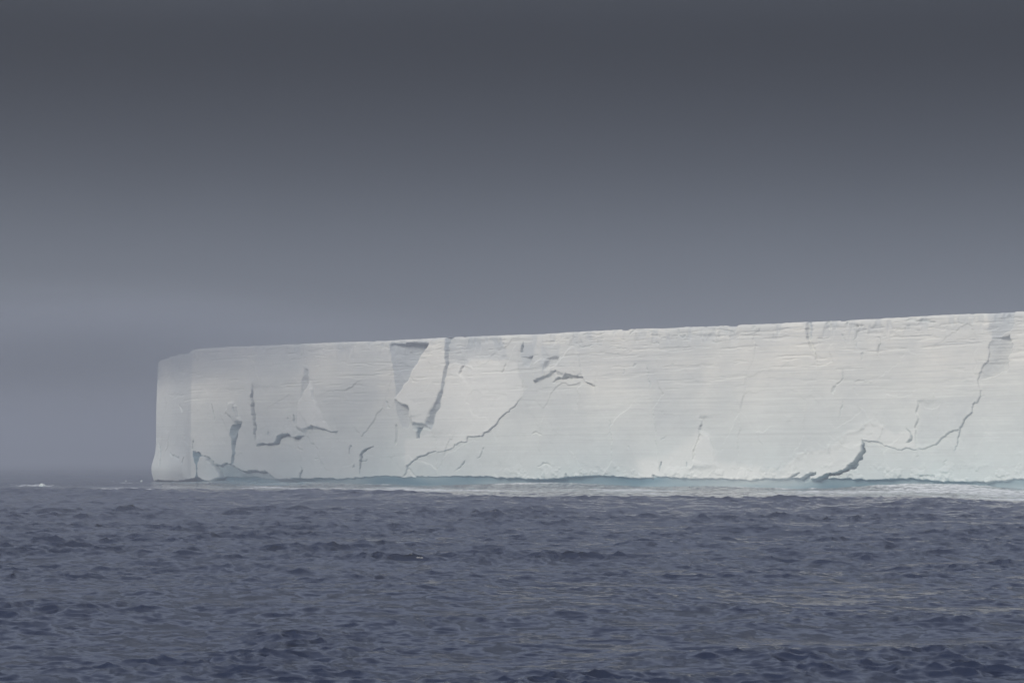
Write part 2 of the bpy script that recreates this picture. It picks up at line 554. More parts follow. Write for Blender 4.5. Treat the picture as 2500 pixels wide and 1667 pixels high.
# --- middle (crop 2) ---
ramp(P(2, [(500, 205), (830, 195), (760, 315), (690, 450), (590, 620), (552, 652), (545, 480), (520, 330)]), 0.32)
patch(P(2, [(830, 170), (962, 160), (985, 240), (972, 380), (952, 540), (935, 590), (880, 700), (830, 800), (802, 872), (700, 868), (670, 722), (600, 692), (553, 652), (590, 620), (690, 450), (760, 315)]), 0.4, gs=-0.02, soft=0.6, reg=6)
ramp(P(2, [(966, 150), (1022, 150), (1000, 225), (992, 380), (968, 500), (948, 640), (920, 745), (854, 922), (803, 872), (880, 702), (935, 585), (955, 420), (970, 300)]), 0.80, blue=0.08, reg=11)
patch(P(2, [(1002, 225), (1120, 210), (1110, 380), (1330, 330), (1300, 500), (1240, 700), (1160, 820), (1000, 950), (860, 925), (922, 745), (950, 640), (970, 500), (994, 380)]), 0.3, gs=-0.01, soft=2.5)
step(P(2, [(970, 505), (1000, 410), (1042, 372), (1112, 380), (1100, 430), (1080, 462)]), 0.0, 0.55, 2, 3.0, True)
patch(P(2, [(1112, 382), (1204, 338), (1330, 332), (1420, 350), (1440, 160), (1040, 160), (1006, 230), (996, 375), (1042, 368)]), -0.35, soft=1.2)
patch(P(2, [(690, 884), (722, 856), (770, 862), (806, 880), (845, 918), (800, 908), (776, 904), (770, 935), (745, 992), (726, 985), (722, 925)]), -0.7, gv=0.3, soft=0.3, blue=0.2)
ramp(P(2, [(722, 898), (776, 904), (768, 940), (746, 992), (726, 984)]), 0.8, blue=0.55, reg=11)
ramp(P(2, [(548, 655), (600, 698), (664, 722), (684, 825), (650, 905), (606, 905), (575, 800)]), 0.45)
step(P(2, [(555, 655), (600, 694), (664, 716), (686, 830)]), 0.6, 0.5, 2.0, 1.5, False)
groove(P(2, [(558, 870), (564, 960), (558, 1030)]), 0.6, [0.5, 1.2, 0.8])
groove(P(2, [(480, 685), (498, 722), (514, 720)]), 0.7, 0.5, 0.1)
groove(P(2, [(680, 480), (710, 515), (740, 532)]), 0.4, 0.4)
crack = P(2, [(1640, 618), (1605, 655), (1560, 722), (1480, 782), (1424, 818), (1405, 868), (1370, 895), (1302, 938), (1285, 966), (1160, 985), (1150, 1010), (1062, 1030), (1012, 1074), (960, 1098), (880, 1104), (780, 1125), (700, 1165), (652, 1210), (632, 1280), (580, 1328)])
step(crack, 0.22, 0.36, 5.0, 8.0, True)
groove(crack[14:], 0.5, 0.4, 0.2)
groove(P(2, [(1625, 510), (1622, 570), (1626, 625)]), 0.6, 0.4)
groove(P(2, [(1296, 1072), (1272, 1138), (1248, 1160)]), 0.7, 0.45, 0.1)
groove(P(2, [(1138, 1172), (1100, 1232), (1050, 1262)]), 0.7, [0.6, 0.5, 0.3], 0.1)
groove(P(2, [(640, 1215), (690, 1290), (740, 1330)]), 0.5, 0.7)
groove(P(2, [(1112, 385), (1104, 440), (1090, 462)]), 0.8, 0.45)
groove(P(2, [(1610, 178), (1616, 232), (1602, 288)]), 1.5, [0.4, 0.9, 0.4], 0.15)
ramp(P(2, [(1600, 315), (1700, 300), (1690, 380), (1660, 402), (1620, 392)]), 0.28)
ramp(P(2, [(1770, 320), (1915, 305), (1890, 350), (1820, 400), (1800, 440), (1782, 390)]), 0.28)
groove(P(2, [(1800, 380), (1806, 430), (1814, 475)]), 0.7, 0.4)
groove(P(2, [(1478, 370), (1472, 410), (1436, 440)]), 0.7, 0.4)
groove(P(2, [(1700, 960), (1735, 945), (1785, 968)]), 0.5, 0.5)
groove(P(2, [(1765, 1225), (1800, 1205), (1868, 1206)]), 0.6, 0.45)
groove(P(2, [(1990, 1275), (1994, 1330), (1970, 1338)]), 0.9, 0.4, 0.3)
groove(P(2, [(1135, 1325), (1140, 1345)]), 0.9, 0.5, 0.3, taper=False)
# --- right of the middle (crop 3) ---
patch(P(3, [(60, 420), (105, 430), (95, 500), (140, 500), (205, 440), (300, 340), (335, 380), (380, 545), (310, 560), (225, 545), (190, 510), (110, 560), (30, 600), (20, 480)]), 0.7, gs=-0.05, soft=0.4, reg=7)
lc = P(3, [(165, 600), (235, 572), (268, 556), (320, 556), (385, 578), (430, 622), (490, 632)])
step(lc, 0.7, 0.5, 3.0, 3.0)
groove(lc - [0, 0.1], 1.0, [0.3, 0.6, 1.1, 0.8, 0.4, 0.6, 0.3], 0.05)
for pts_, dp, wd_ in [([(640, 352), (712, 350)], 0.9, 0.35), ([(905, 306), (952, 306)], 0.9, 0.4), ([(1368, 290), (1462, 287)], 0.9, 0.35),
                      ([(325, 322), (390, 332), (462, 322)], 0.8, 0.4), ([(870, 478), (880, 540), (886, 600), (898, 652)], 0.8, 0.4),
                      ([(640, 425), (648, 385)], 0.7, 0.4), ([(690, 540), (698, 505)], 0.6, 0.5), ([(1016, 376), (1180, 366)], 0.5, 0.3),
                      ([(1068, 462), (1068, 486)], 0.7, 0.35), ([(770, 492), (792, 468)], 0.6, 0.8), ([(380, 250), (412, 232)], 0.9, 0.6),
                      ([(730, 240), (770, 205)], 0.8, 0.8), ([(1100, 190), (1110, 250), (1170, 262)], 0.7, 0.6), ([(1430, 212), (1540, 208)], 0.7, 0.5),
                      ([(1345, 1022), (1364, 1070), (1388, 1138)], 0.9, 0.35), ([(588, 890), (596, 985), (575, 1012)], 0.5, 0.4),
                      ([(975, 1040), (1005, 1015)], 0.4, 0.4), ([(736, 1100), (742, 1120)], 0.6, 0.5), ([(960, 1282), (972, 1240), (985, 1205)], 1.3, 0.6),
                      ([(900, 1356), (920, 1330), (940, 1315)], 1.5, 0.9), ([(1176, 1250), (1178, 1208)], 0.8, 0.45),
                      ([(850, 210), (925, 222)], 0.6, 0.4), ([(1680, 165), (1690, 200)], 0.8, 0.6), ([(480, 322), (540, 316)], 0.6, 0.3),
                      ([(270, 1300), (262, 1345), (240, 1356)], 1.0, 0.45)]:
    groove(P(3, pts_), dp * 0.6, wd_ * 0.8, 0.15 if pts_[0][1] < 1200 else 0.5)
step(P(3, [(1275, 860), (1280, 920), (1272, 985), (1215, 1200)]), 0.0, 0.7, 3.0, 3.0, True)
patch(P(3, [(1275, 985), (1330, 1005), (1390, 1140), (1400, 1260), (1210, 1260), (1240, 1100)]), 0.5, gs=-0.05, soft=0.8)
# --- right end (crop 4) ---
ramp(P(4, [(1600, 60), (1800, 60), (1790, 200), (1740, 230), (1700, 275), (1634, 276), (1612, 200)]), 0.26)
ramp(P(4, [(1630, 280), (1780, 250), (1800, 350), (1740, 520), (1640, 560), (1540, 600), (1570, 480), (1610, 400)]), 0.30)
rc = P(4, [(1630, 280), (1608, 400), (1570, 480), (1532, 600), (1550, 662), (1520, 722), (1482, 800), (1432, 890), (1385, 952), (1376, 1020), (1366, 1100), (1360, 1165)])
step(rc, 0.18, 0.34, 5.0, 9.0, True)
groove(rc[7:], 0.5, 0.3, 0.2)
rl = P(4, [(1385, 956), (1300, 1000), (1232, 1048), (1168, 1102), (1062, 1116)])
step(rl, 0.3, 0.4, 4.0, 4.0, True)
lo = P(4, [(648, 1052), (720, 1062), (790, 1080), (850, 1108), (905, 1128), (942, 1120), (980, 1098), (1058, 1128)])
step(lo, 0.35, 0.35, 4.0, 4.0)
groove(lo, 0.4, 0.25, 0.25)
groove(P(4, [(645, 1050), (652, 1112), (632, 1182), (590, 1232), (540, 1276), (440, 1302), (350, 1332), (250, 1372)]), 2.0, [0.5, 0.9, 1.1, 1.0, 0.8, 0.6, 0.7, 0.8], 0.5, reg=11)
step(P(4, [(645, 1050), (652, 1112), (632, 1182), (590, 1232), (540, 1276), (440, 1302), (350, 1332), (250, 1372)]), 0.8, 0.4, 4.0, 4.0, True)
groove(P(4, [(302, 1288), (240, 1326), (176, 1362)]), 1.5, [0.4, 0.8, 0.9], 0.5)
groove(P(4, [(165, 1300), (80, 1342)]), 1.2, 0.6, 0.4)
groove(P(4, [(972, 955), (1004, 996), (1016, 1032), (978, 1066)]), 1.0, [0.2, 0.5, 0.7, 0.6], 0.35)
step(P(4, [(1055, 740), (1056, 900), (1054, 1112)]), 0.0, 0.45, 4, 5, True)
for pts_, dp, wd_ in [([(752, 250), (768, 320), (745, 370), (740, 408)], 1.2, [0.3, 0.5, 0.9, 0.4]), ([(490, 505), (490, 570), (440, 626)], 1.0, [0.3, 0.4, 0.6]),
                      ([(430, 630), (415, 690)], 0.5, 0.9), ([(215, 130), (225, 260), (262, 380), (290, 484)], 1.4, [1.4, 1.5, 0.5, 0.3]),
                      ([(368, 135), (374, 185)], 1.0, 1.0), ([(586, 150), (590, 250), (560, 282)], 0.9, [0.9, 0.6, 0.3]),
                      ([(478, 228), (508, 322)], 0.6, 0.45), ([(628, 370), (632, 440)], 0.8, 0.4), ([(490, 750), (482, 810), (474, 884)], 0.7, [0.3, 0.5, 0.3]),
                      ([(302, 320), (304, 268), (370, 264)], 0.7, 0.35), ([(505, 140), (520, 158)], 0.9, 0.8), ([(595, 290), (600, 350)], 0.4, 0.4),
                      ([(1255, 1248), (1262, 1212), (1290, 1200)], 0.7, 0.4), ([(1062, 1190), (1070, 1172)], 0.7, 0.4), ([(1060, 1330), (1220, 1330)], 0.7, 0.6),
                      ([(1540, 706), (1580, 710)], 0.5, 0.3), ([(1630, 276), (1700, 276)], 0.8, 0.4), ([(960, 140), (1080, 130), (1200, 142)], 0.6, 0.7)]:
    groove(P(4, pts_), dp * 0.7, np.array(wd_) * 0.85 if not np.isscalar(wd_) else wd_ * 0.85, 0.12)
# pale scar lip
lip = P(4, [(20, 1280), (100, 1215), (180, 1152), (400, 1112), (470, 1062), (520, 972), (620, 968), (700, 912), (762, 900), (810, 950)])
step(lip, 0.0, 0.0, 1, 1)
sl_ = box(lip, 6)
d_, s_, p_ = line_dist(WS[sl_], WV[sl_], lip)
D[sl_] += 0.16 * np.exp(-(d_ / 0.9) ** 2) * (1 + vnoise(WS[sl_] * 0.9, WV[sl_] * 0.9, 411))
# right-hand buttress and lower aprons: regions for parts
but = np.vstack([rc, P(4, [(1360, 1300), (2300, 1300), (2300, 50), (1630, 50)])])
sl_ = box(but, 1)
m_ = inside(WS[sl_], WV[sl_], but)
REG[sl_] = np.where(m_ & (REG[sl_] == 0), 8, REG[sl_])
apr = np.vstack([crack, P(2, [(580, 1345)]), P(3, [(560, 1372), (560, 900), (260, 900)])])
sl_ = box(apr, 1)
m_ = inside(WS[sl_], WV[sl_], apr)
REG[sl_] = np.where(m_ & (REG[sl_] == 0), 9, REG[sl_])
low = np.vstack([lo, P(4, [(1058, 1128), (1168, 1110), (1300, 1010), (1376, 970), (1360, 1165), (1350, 1385), (250, 1385)]), P(4, [(250, 1372), (350, 1332), (440, 1302), (540, 1276), (590, 1232), (632, 1182), (652, 1112)])])
sl_ = box(low, 1)
m_ = inside(WS[sl_], WV[sl_], low)
REG[sl_] = np.where(m_ & (REG[sl_] == 0), 10, REG[sl_])

# grey firn and white fracture, with facet shade and lit faces painted in too
def tone(pts, a, soft=0.5):
    sl_ = box(pts, 3 * soft + 1)
    x, y = WS[sl_], WV[sl_]
    d, _, _ = line_dist(x, y, np.vstack([pts, pts[:1]]))
    sd = np.where(inside(x, y, pts), d, -d)
    WEATH_SHADE[sl_] += a * smooth(-soft, soft, sd)


tone(P(2, [(500, 190), (835, 185), (760, 315), (690, 450), (590, 620), (552, 652), (545, 480), (520, 330)]), 0.75, 0.3)  # painted shade: this triangle, the hollow below and the strip beside the slab
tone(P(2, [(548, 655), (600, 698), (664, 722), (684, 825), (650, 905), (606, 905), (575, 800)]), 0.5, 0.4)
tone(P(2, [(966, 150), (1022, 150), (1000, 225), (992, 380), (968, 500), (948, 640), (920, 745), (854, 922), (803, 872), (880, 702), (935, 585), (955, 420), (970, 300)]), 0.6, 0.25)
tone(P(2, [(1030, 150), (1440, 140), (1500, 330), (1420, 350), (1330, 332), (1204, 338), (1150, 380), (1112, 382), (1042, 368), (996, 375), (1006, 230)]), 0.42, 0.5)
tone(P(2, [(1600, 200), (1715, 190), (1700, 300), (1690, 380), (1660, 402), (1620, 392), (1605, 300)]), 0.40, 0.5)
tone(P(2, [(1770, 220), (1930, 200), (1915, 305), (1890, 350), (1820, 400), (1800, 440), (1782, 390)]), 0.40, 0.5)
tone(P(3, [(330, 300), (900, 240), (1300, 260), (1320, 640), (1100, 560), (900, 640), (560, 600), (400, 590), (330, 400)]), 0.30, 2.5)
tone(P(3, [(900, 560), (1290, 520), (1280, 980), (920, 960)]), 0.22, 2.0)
tone(P(1, [(1440, 380), (1412, 520), (1398, 660), (1378, 860), (1392, 880), (1405, 680), (1475, 530), (1470, 420)]), 0.55, 0.4)  # painted shade on the strip beside the triangular slab, then the streak
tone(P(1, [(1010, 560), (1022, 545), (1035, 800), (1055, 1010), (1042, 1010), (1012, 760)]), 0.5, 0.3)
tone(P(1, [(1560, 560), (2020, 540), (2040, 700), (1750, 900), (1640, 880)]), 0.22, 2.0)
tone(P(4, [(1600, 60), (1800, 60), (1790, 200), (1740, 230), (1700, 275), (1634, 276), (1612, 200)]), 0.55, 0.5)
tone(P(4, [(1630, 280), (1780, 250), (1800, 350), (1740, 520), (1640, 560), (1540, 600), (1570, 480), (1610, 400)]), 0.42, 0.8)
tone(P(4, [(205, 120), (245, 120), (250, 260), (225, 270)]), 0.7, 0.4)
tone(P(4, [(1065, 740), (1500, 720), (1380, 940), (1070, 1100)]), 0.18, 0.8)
tone(P(1, [(1485, 522), (1400, 670), (1392, 890), (1430, 930), (1480, 905), (1560, 895), (1665, 935), (1580, 780), (1530, 660)]), -0.6, 0.4)  # this slab and the leaning one whitened as if catching the light
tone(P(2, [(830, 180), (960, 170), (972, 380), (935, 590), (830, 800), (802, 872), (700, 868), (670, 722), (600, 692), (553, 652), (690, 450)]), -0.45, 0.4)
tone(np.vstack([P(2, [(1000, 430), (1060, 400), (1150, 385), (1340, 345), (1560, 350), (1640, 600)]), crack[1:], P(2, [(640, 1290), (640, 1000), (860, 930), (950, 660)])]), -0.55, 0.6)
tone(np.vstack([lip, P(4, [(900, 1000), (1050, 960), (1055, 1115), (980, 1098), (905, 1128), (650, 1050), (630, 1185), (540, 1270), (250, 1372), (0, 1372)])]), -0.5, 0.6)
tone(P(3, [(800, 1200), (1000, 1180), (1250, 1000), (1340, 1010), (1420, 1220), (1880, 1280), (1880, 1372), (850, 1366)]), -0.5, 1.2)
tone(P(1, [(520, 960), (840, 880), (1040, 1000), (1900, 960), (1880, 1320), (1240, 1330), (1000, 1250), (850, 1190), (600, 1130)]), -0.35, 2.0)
band = smooth(29, 36, VV + 2.5 * fbm(SS * 0.05, VV * 0.03, 431, 3))
WEATH_SHADE += 0.22 * band * (0.7 + 0.8 * fbm(SS * 0.16, VV * 0.10, 441, 4))
WEATH_SHADE += 0.62 * smooth(0.15, -0.15, WS * 0.25 + SS * 0.75) + 0.16 * fbm(SS * 0.07, VV * 0.03, 451, 4)  # end wall greyed to paint in shade and haze, plus random mottling
WEATH_SHADE += 0.32 * crust * smooth(35.0, 38.5, VV)

# rubble and lumps frozen to the foot of the right half
rub = smooth(-0.1, 0.8, fbm(SS * 0.45, VV * 0.5, 131, 4, 0.6)) * smooth(7.5, 2.5, VV) * smooth(100, 150, SS)
D += 0.35 * rub
# bulging foot of the end wall
endm = smooth(-1.0, -6.0, SS)
D += endm * 1.5 * np.exp(-((VV - 4.0) / 4.0) ** 2)
# wave-cut notch: polished blue ice at the waterline
edge_z = 2.2 + 0.55 * fbm(SS * 0.05, VV * 0, 141, 3) + 0.16 * fbm(SS * 0.9, VV * 0, 151, 4)
edge_z = edge_z - 1.5 * smooth(6, -3, SS) + 0.2 * smooth(150, 200, SS)
edge_z = np.where((SS > 4) & (SS < 14), edge_z - 1.3 * np.sin((SS - 4) / 10 * np.pi), edge_z)
nm = smooth(0.15, -0.15, VV - edge_z)
D = D * (1 - 0.85 * nm) - nm * (1.7 - 0.35 * np.clip(VV, -2.5, 2.5)) * (1 - 0.7 * endm)
tealvar = 0.72 + 0.42 * fbm(SS * 0.035, VV * 0.25, 161, 3)
tealvar = np.clip(tealvar - 0.25 * smooth(150, 120, SS) * 0 - 0.62 * endm, 0.15, 1.0)
BLUE = np.maximum(BLUE * (1 - nm), nm * tealvar * smooth(-0.6, 0.9, VV + 0.3))
REG = np.where(VV < edge_z, 12, REG)
REG = np.where((SS < 0) & (REG == 0), 2, REG)

# ------------------------------------------------------------------ place the relief on the footprint
rim = TOP + 0.14 * fbm(s_axis * 0.05, s_axis * 0, 171, 3) + 0.05 * fbm(s_axis * 0.8, s_axis * 0, 181, 3) - 0.25 * smooth(0.6, 0.9, fbm(s_axis * 0.22, s_axis * 0, 183, 3))
te = np.clip(-s_axis / lenE, 0, 1)
rim = rim - 1.0 * smooth(0.0, 0.10, te) - 0.9 * smooth(0.3, 0.9, te) - 3.2 * smooth(0.9, 1.02, te) + 0.25 * fbm(te * 9, te * 0, 173, 3) * smooth(0, 0.1, te)
scale_v = np.where(VV > 20, 20 + (VV - 20) * ((rim - 20) / (TOP - 20))[None, :], VV)
mixn = smooth(-0.8, 0.8, s_axis)
base = np.where(s_axis[:, None] >= 0, A + s_axis[:, None] * dirF, A - s_axis[:, None] * dirE)
nor = norE * (1 - mixn)[:, None] + norF * mixn[:, None]
nor /= np.linalg.norm(nor, axis=1)[:, None]
# round the arris and the rim a little
D -= 0.25 * np.exp(-np.abs(SS) / 0.6)
D -= 0.5 * smooth(39.0, 40.2, VV) ** 2
# the far corner of the end wall turns away
D -= 3.0 * smooth(S0 + 3.0, S0, SS) ** 2
XY = base[None] + D[..., None] * nor[None]
V = np.concatenate([XY, scale_v[..., None]], 2).reshape(-1, 3)
Q = grid_quads(NR, len(s_axis))
attrs = {'blue': BLUE.ravel(), 'weather_shade': WEATH_SHADE.ravel()}
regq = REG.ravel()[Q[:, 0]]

berg = bpy.data.objects.new('iceberg', None)
col.objects.link(berg)
berg['label'] = 'huge white flat-topped iceberg standing in the sea with sheer layered cliff'
berg['category'] = 'iceberg'
PARTS = {0: ('cliff_wall', None), 2: ('end_wall', 'hazy narrow end wall left of the corner'),
         3: ('triangular_slab', 'pale triangular slab on the left of the cliff'),
         4: ('ice_prow', 'bright rounded prow at the foot of the corner'),
         5: ('washed_apron', 'grey green wave-washed hump beside the prow'),
         6: ('leaning_slab', 'pale leaning slab hanging below the rim'),
         7: ('fracture_scar', None), 8: ('ice_buttress', 'smooth buttress at the right beyond the long crack'),
         9: ('lower_sheet', 'smooth pale sheet below the long slanting crack'),
         10: ('lower_buttress', 'rounded pale buttress at the foot of the right half'),
         12: ('waterline_notch', 'polished blue green notch along the waterline')}
for k, (nm_, lb) in PARTS.items():
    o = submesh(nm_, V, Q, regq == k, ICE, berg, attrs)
    if o and lb:
        o['label'] = lb


def islands(mask2d):
    """connected cells of a boolean grid"""
    lab = np.zeros(mask2d.shape, np.int32)
    cur = 0
    pts = np.argwhere(mask2d)
    for r, c in pts:
        if lab[r, c]:
            continue
        cur += 1
        st = [(r, c)]
        lab[r, c] = cur
        while st:
            a, b = st.pop()
            for da in (-1, 0, 1):
                for db in (-1, 0, 1):
                    i, j = a + da, b + db
                    if 0 <= i < lab.shape[0] and 0 <= j < lab.shape[1] and mask2d[i, j] and not lab[i, j]:
                        lab[i, j] = cur
                        st.append((i, j))
    return lab, cur


cm = (regq == 11).reshape(NR - 1, len(s_axis) - 1)
lab_, ncr = islands(cm)
lab_ = lab_.ravel()
for k in range(1, ncr + 1):
    m = lab_ == k
    submesh('crevasse', V, Q, m, ICE, berg, attrs)

# plateau and the sides away from the viewer (never in view from the ship, still closed)
top_front = V.reshape(NR, len(s_axis), 3)[-1][::6]
back_dir = -norF
depth_b = np.linspace(0, 1, 24)
far = top_front.copy()
far[:, :2] = far[:, :2] + back_dir * 190 + 0
far[:, 2] = TOP - 2.5
pl = top_front[None] * (1 - depth_b)[:, None, None] + far[None] * depth_b[:, None, None]
pz = 0.35 * fbm(pl[..., 0] * 0.03, pl[..., 1] * 0.03, 191, 3) - 0.5
pl[1:, :, 2] += pz[1:] - 0.4
make_mesh('snow_plateau', pl.reshape(-1, 3), grid_quads(24, pl.shape[1]), SNOW, berg)
# back and side walls: follow the plateau's outer edge down to the water
edge = np.concatenate([pl[:, 0], pl[-1], pl[::-1, -1]])
rows = np.linspace(0, 1, 10)
bw = np.repeat(edge[None], 10, 0)
bw[..., 2] = edge[None, :, 2] * (1 - rows)[:, None] - 2.5 * rows[:, None]
bw[1:-1, :, 0] += 0.8 * fbm(bw[1:-1, :, 0] * 0.05, bw[1:-1, :, 2] * 0.1, 201, 3)
bw[1:-1, :, 1] += 0.8 * fbm(bw[1:-1, :, 1] * 0.05, bw[1:-1, :, 2] * 0.1, 211, 3)
make_mesh('back_wall', bw.reshape(-1, 3), grid_quads(10, bw.shape[1]), ICE, berg, {'blue': np.zeros(bw.size // 3)})

# ------------------------------------------------------------------ sea


class Ocean:
    """tile of wind waves from a directional spectrum, with smoother copies for far water"""
    def __init__(self, L, N, wind, V_, seed, cut_lo, cut_hi, rms, iso=0.12):
        r = np.random.default_rng(seed)
        k1 = 2 * np.pi * np.fft.fftfreq(N, L / N)
        kx, ky = np.meshgrid(k1, k1, indexing='ij')
        k = np.hypot(kx, ky)
        k[0, 0] = 1e-6
        Lw = V_ ** 2 / 9.81
        cosd = (kx * wind[0] + ky * wind[1]) / k
        ph = np.exp(-1 / (k * Lw) ** 2) / k ** 4 * (iso + np.abs(cosd) ** 3)
        ph *= smooth(cut_lo * 0.7, cut_lo, k) * smooth(cut_hi * 1.4, cut_hi, k)
        ph[0, 0] = 0
        H = np.sqrt(ph) * (r.normal(size=(N, N)) + 1j * r.normal(size=(N, N)))
        h0 = np.fft.ifft2(H).real
        H *= rms / h0.std()
        self.L, self.N = L, N
        self.mips = []
        for c in (1e9, 12.0, 6.0, 3.0, 1.5, 0.75):
            F = H * np.exp(-(k / c) ** 2)
            self.mips.append(np.stack([np.fft.ifft2(F).real,
                                       np.fft.ifft2(1j * kx / k * F).real,
                                       np.fft.ifft2(1j * ky / k * F).real], -1).astype(np.float32))
        self.cuts = np.array([40.0, 12.0, 6.0, 3.0, 1.5, 0.75])

    def sample(self, x, y, spacing, rot):
        c, s = math.cos(rot), math.sin(rot)
        u, v = c * x + s * y, -s * x + c * y
        g = self.N / self.L
        u, v = u * g, v * g
        ui, vi = np.floor(u).astype(np.int64), np.floor(v).astype(np.int64)
        fu, fv = (u - ui)[..., None].astype(np.float32), (v - vi)[..., None].astype(np.float32)
        u0, u1, v0, v1 = ui % self.N, (ui + 1) % self.N, vi % self.N, (vi + 1) % self.N
        want = np.pi / (1.15 * spacing)            # shortest wave the sheet can carry here
        lv = np.interp(-np.log(want), -np.log(self.cuts), np.arange(6))
        out = np.zeros(x.shape + (3,), np.float32)
        for i, m in enumerate(self.mips):
            wgt = np.clip(1 - np.abs(lv - i), 0, 1)
            rows_ = np.where((wgt > 0).any(axis=1))[0]
            if not len(rows_):
                continue
            a, b = rows_[0], rows_[-1] + 1
            q = slice(a, b)
            val = (m[u0[q], v0[q]] * (1 - fu[q]) + m[u1[q], v0[q]] * fu[q]) * (1 - fv[q]) + \
                  (m[u0[q], v1[q]] * (1 - fu[q]) + m[u1[q], v1[q]] * fu[q]) * fv[q]
            out[q] += val * wgt[q][..., None]
        dx, dy = out[..., 1].copy(), out[..., 2].copy()
        out[..., 1] = c * dx - s * dy
        out[..., 2] = s * dx + c * dy
        return out


# polar sheet round the viewer's ship: fine where waves can be told apart, coarse elsewhere
r_ax = np.concatenate([np.geomspace(12, 66, 30, endpoint=False), np.geomspace(66, 1500, 1840, endpoint=False), np.geomspace(1500, 6000, 60)])
half = math.radians(13.6)
a_ax = np.concatenate([np.linspace(-math.pi, -math.radians(24), 16, endpoint=False),
                       np.linspace(-math.radians(24), -half, 14, endpoint=False),
                       np.linspace(-half, half, 410, endpoint=False),
                       np.linspace(half, math.radians(24), 14, endpoint=False),
                       np.linspace(math.radians(24), math.pi, 17)])
RR, AA = np.meshgrid(r_ax, a_ax, indexing='ij')
X = RR * np.sin(AA)
Y = RR * np.cos(AA)
row_sp = np.gradient(r_ax)[:, None]
col_sp = RR * np.gradient(a_ax)[None, :]
spac = np.maximum(row_sp * 1.0, col_sp * 1.0) + 0 * RR

# distance in front of the cliff, place along it
rel_s = (X - A[0]) * dirF[0] + (Y - A[1]) * dirF[1]
rel_d = (X - A[0]) * norF[0] + (Y - A[1]) * norF[1]
front = smooth(-8, 14, rel_s + 12 * fbm(X * 0.02, Y * 0.02, 461, 3))
calm = smooth(-10, 70, rel_s + 25 * fbm(X * 0.015, Y * 0.015, 471, 3)) * smooth(158, 105, rel_d + 25 * fbm(X * 0.02, Y * 0.02, 481, 4))
calm = np.clip(calm, 0, 1)

oc1 = Ocean(211.0, 1024, np.array([0.30, -1.0]) / 1.044, 1.75, 3, 2 * np.pi / 6, 2 * np.pi / 0.45, 0.064, 0.10)
oc2 = Ocean(73.0, 512, np.array([-0.25, -1.0]) / 1.03, 1.25, 5, 2 * np.pi / 3, 2 * np.pi / 0.3, 0.031, 0.3)
oc3 = Ocean(487.0, 512, np.array([0.12, -1.0]) / 1.007, 5.2, 9, 2 * np.pi / 45, 2 * np.pi / 7, 0.09, 0.1)
oc4 = Ocean(331.0, 1024, np.array([0.22, -1.0]) / 1.024, 3.1, 15, 2 * np.pi / 14, 2 * np.pi / 1.6, 0.095, 0.10)
w4 = oc4.sample(X, Y, spac, -0.15)
w1 = oc1.sample(X, Y, spac, 0.10)
w2 = oc2.sample(X, Y, spac, -0.42)
w3 = oc3.sample(X, Y, spac, 0.2)
# gusts: groups of steeper chop
patchy = 0.75 + 0.8 * smooth(-0.6, 1.1, fbm(X * 0.035, Y * 0.06, 221, 4))
patchy = patchy * (0.8 + 0.5 * np.clip(w3[..., 0] / 0.10, -1, 1.5))
amp = patchy * (1 - 0.45 * calm)
am3 = 1 - 0.7 * calm
am1 = amp * (0.55 + 1.0 * smooth(85, 330, RR))     # the ship's lee is smoother
am2 = amp * (0.95 + 0.75 * smooth(85, 330, RR))
am4 = am3 * patchy * (0.35 + 0.85 * smooth(90, 260, RR))
Z = w1[..., 0] * am1 + w2[..., 0] * am2 + w3[..., 0] * am3 + w4[..., 0] * am4
DX = (w1[..., 1] * am1 + w2[..., 1] * am2) * 1.3 + w3[..., 1] * am3 * 1.2 + w4[..., 1] * am4 * 1.2
DY = (w1[..., 2] * am1 + w2[..., 2] * am2) * 1.3 + w3[..., 2] * am3 * 1.2 + w4[..., 2] * am4 * 1.2
# long swell from a few directions
sw_r = np.random.default_rng(12)
for lam, amp_s, ang in [(118, .22, -0.35), (86, .20, 0.22), (64, .15, -0.10), (47, .10, 0.5), (38, .08, -0.6), (29, .06, 0.15)]:
    kx, ky = 2 * np.pi / lam * math.sin(ang), 2 * np.pi / lam * math.cos(ang)
    ok = smooth(0.5, 0.15, spac / lam)
    Z += amp_s * ok * np.sin(kx * X + ky * Y + sw_r.uniform(0, 6.28)) * (1 - 0.5 * calm)
# the swell thrown back by the cliff stands up as one long crest in front of it
crest_d = 148 + 34 * fbm(rel_s * 0.018, rel_s * 0, 231, 4)
crest = np.exp(-((rel_d - crest_d) / 20) ** 2) * smooth(20, 90, rel_s)
Z += 0.80 * crest * (1 + 0.25 * fbm(X * 0.03, Y * 0.03, 241, 2))
# water heaped against the foot of the ice in places
for s0, ln, hh, off in [(24, 16, 0.9, 9), (62, 22, 1.0, 10), (150, 30, 1.4, 12), (205, 26, 0.8, 12), (262, 22, 1.6, 14)]:
    Z += hh * np.exp(-((rel_s - s0) / ln) ** 2 - ((rel_d - off) / 7) ** 2)
teal = front * smooth(26, 4, rel_d + 10 * fbm(X * 0.03, Y * 0.03, 251, 3))
# foam: small patches round floating ice and where the crest spills
foam = np.zeros_like(X)


def sea_point(px, py):
    d = CAM_H * FPX / (py - HORIZON)
    return (px - 1250) / FPX * d, d


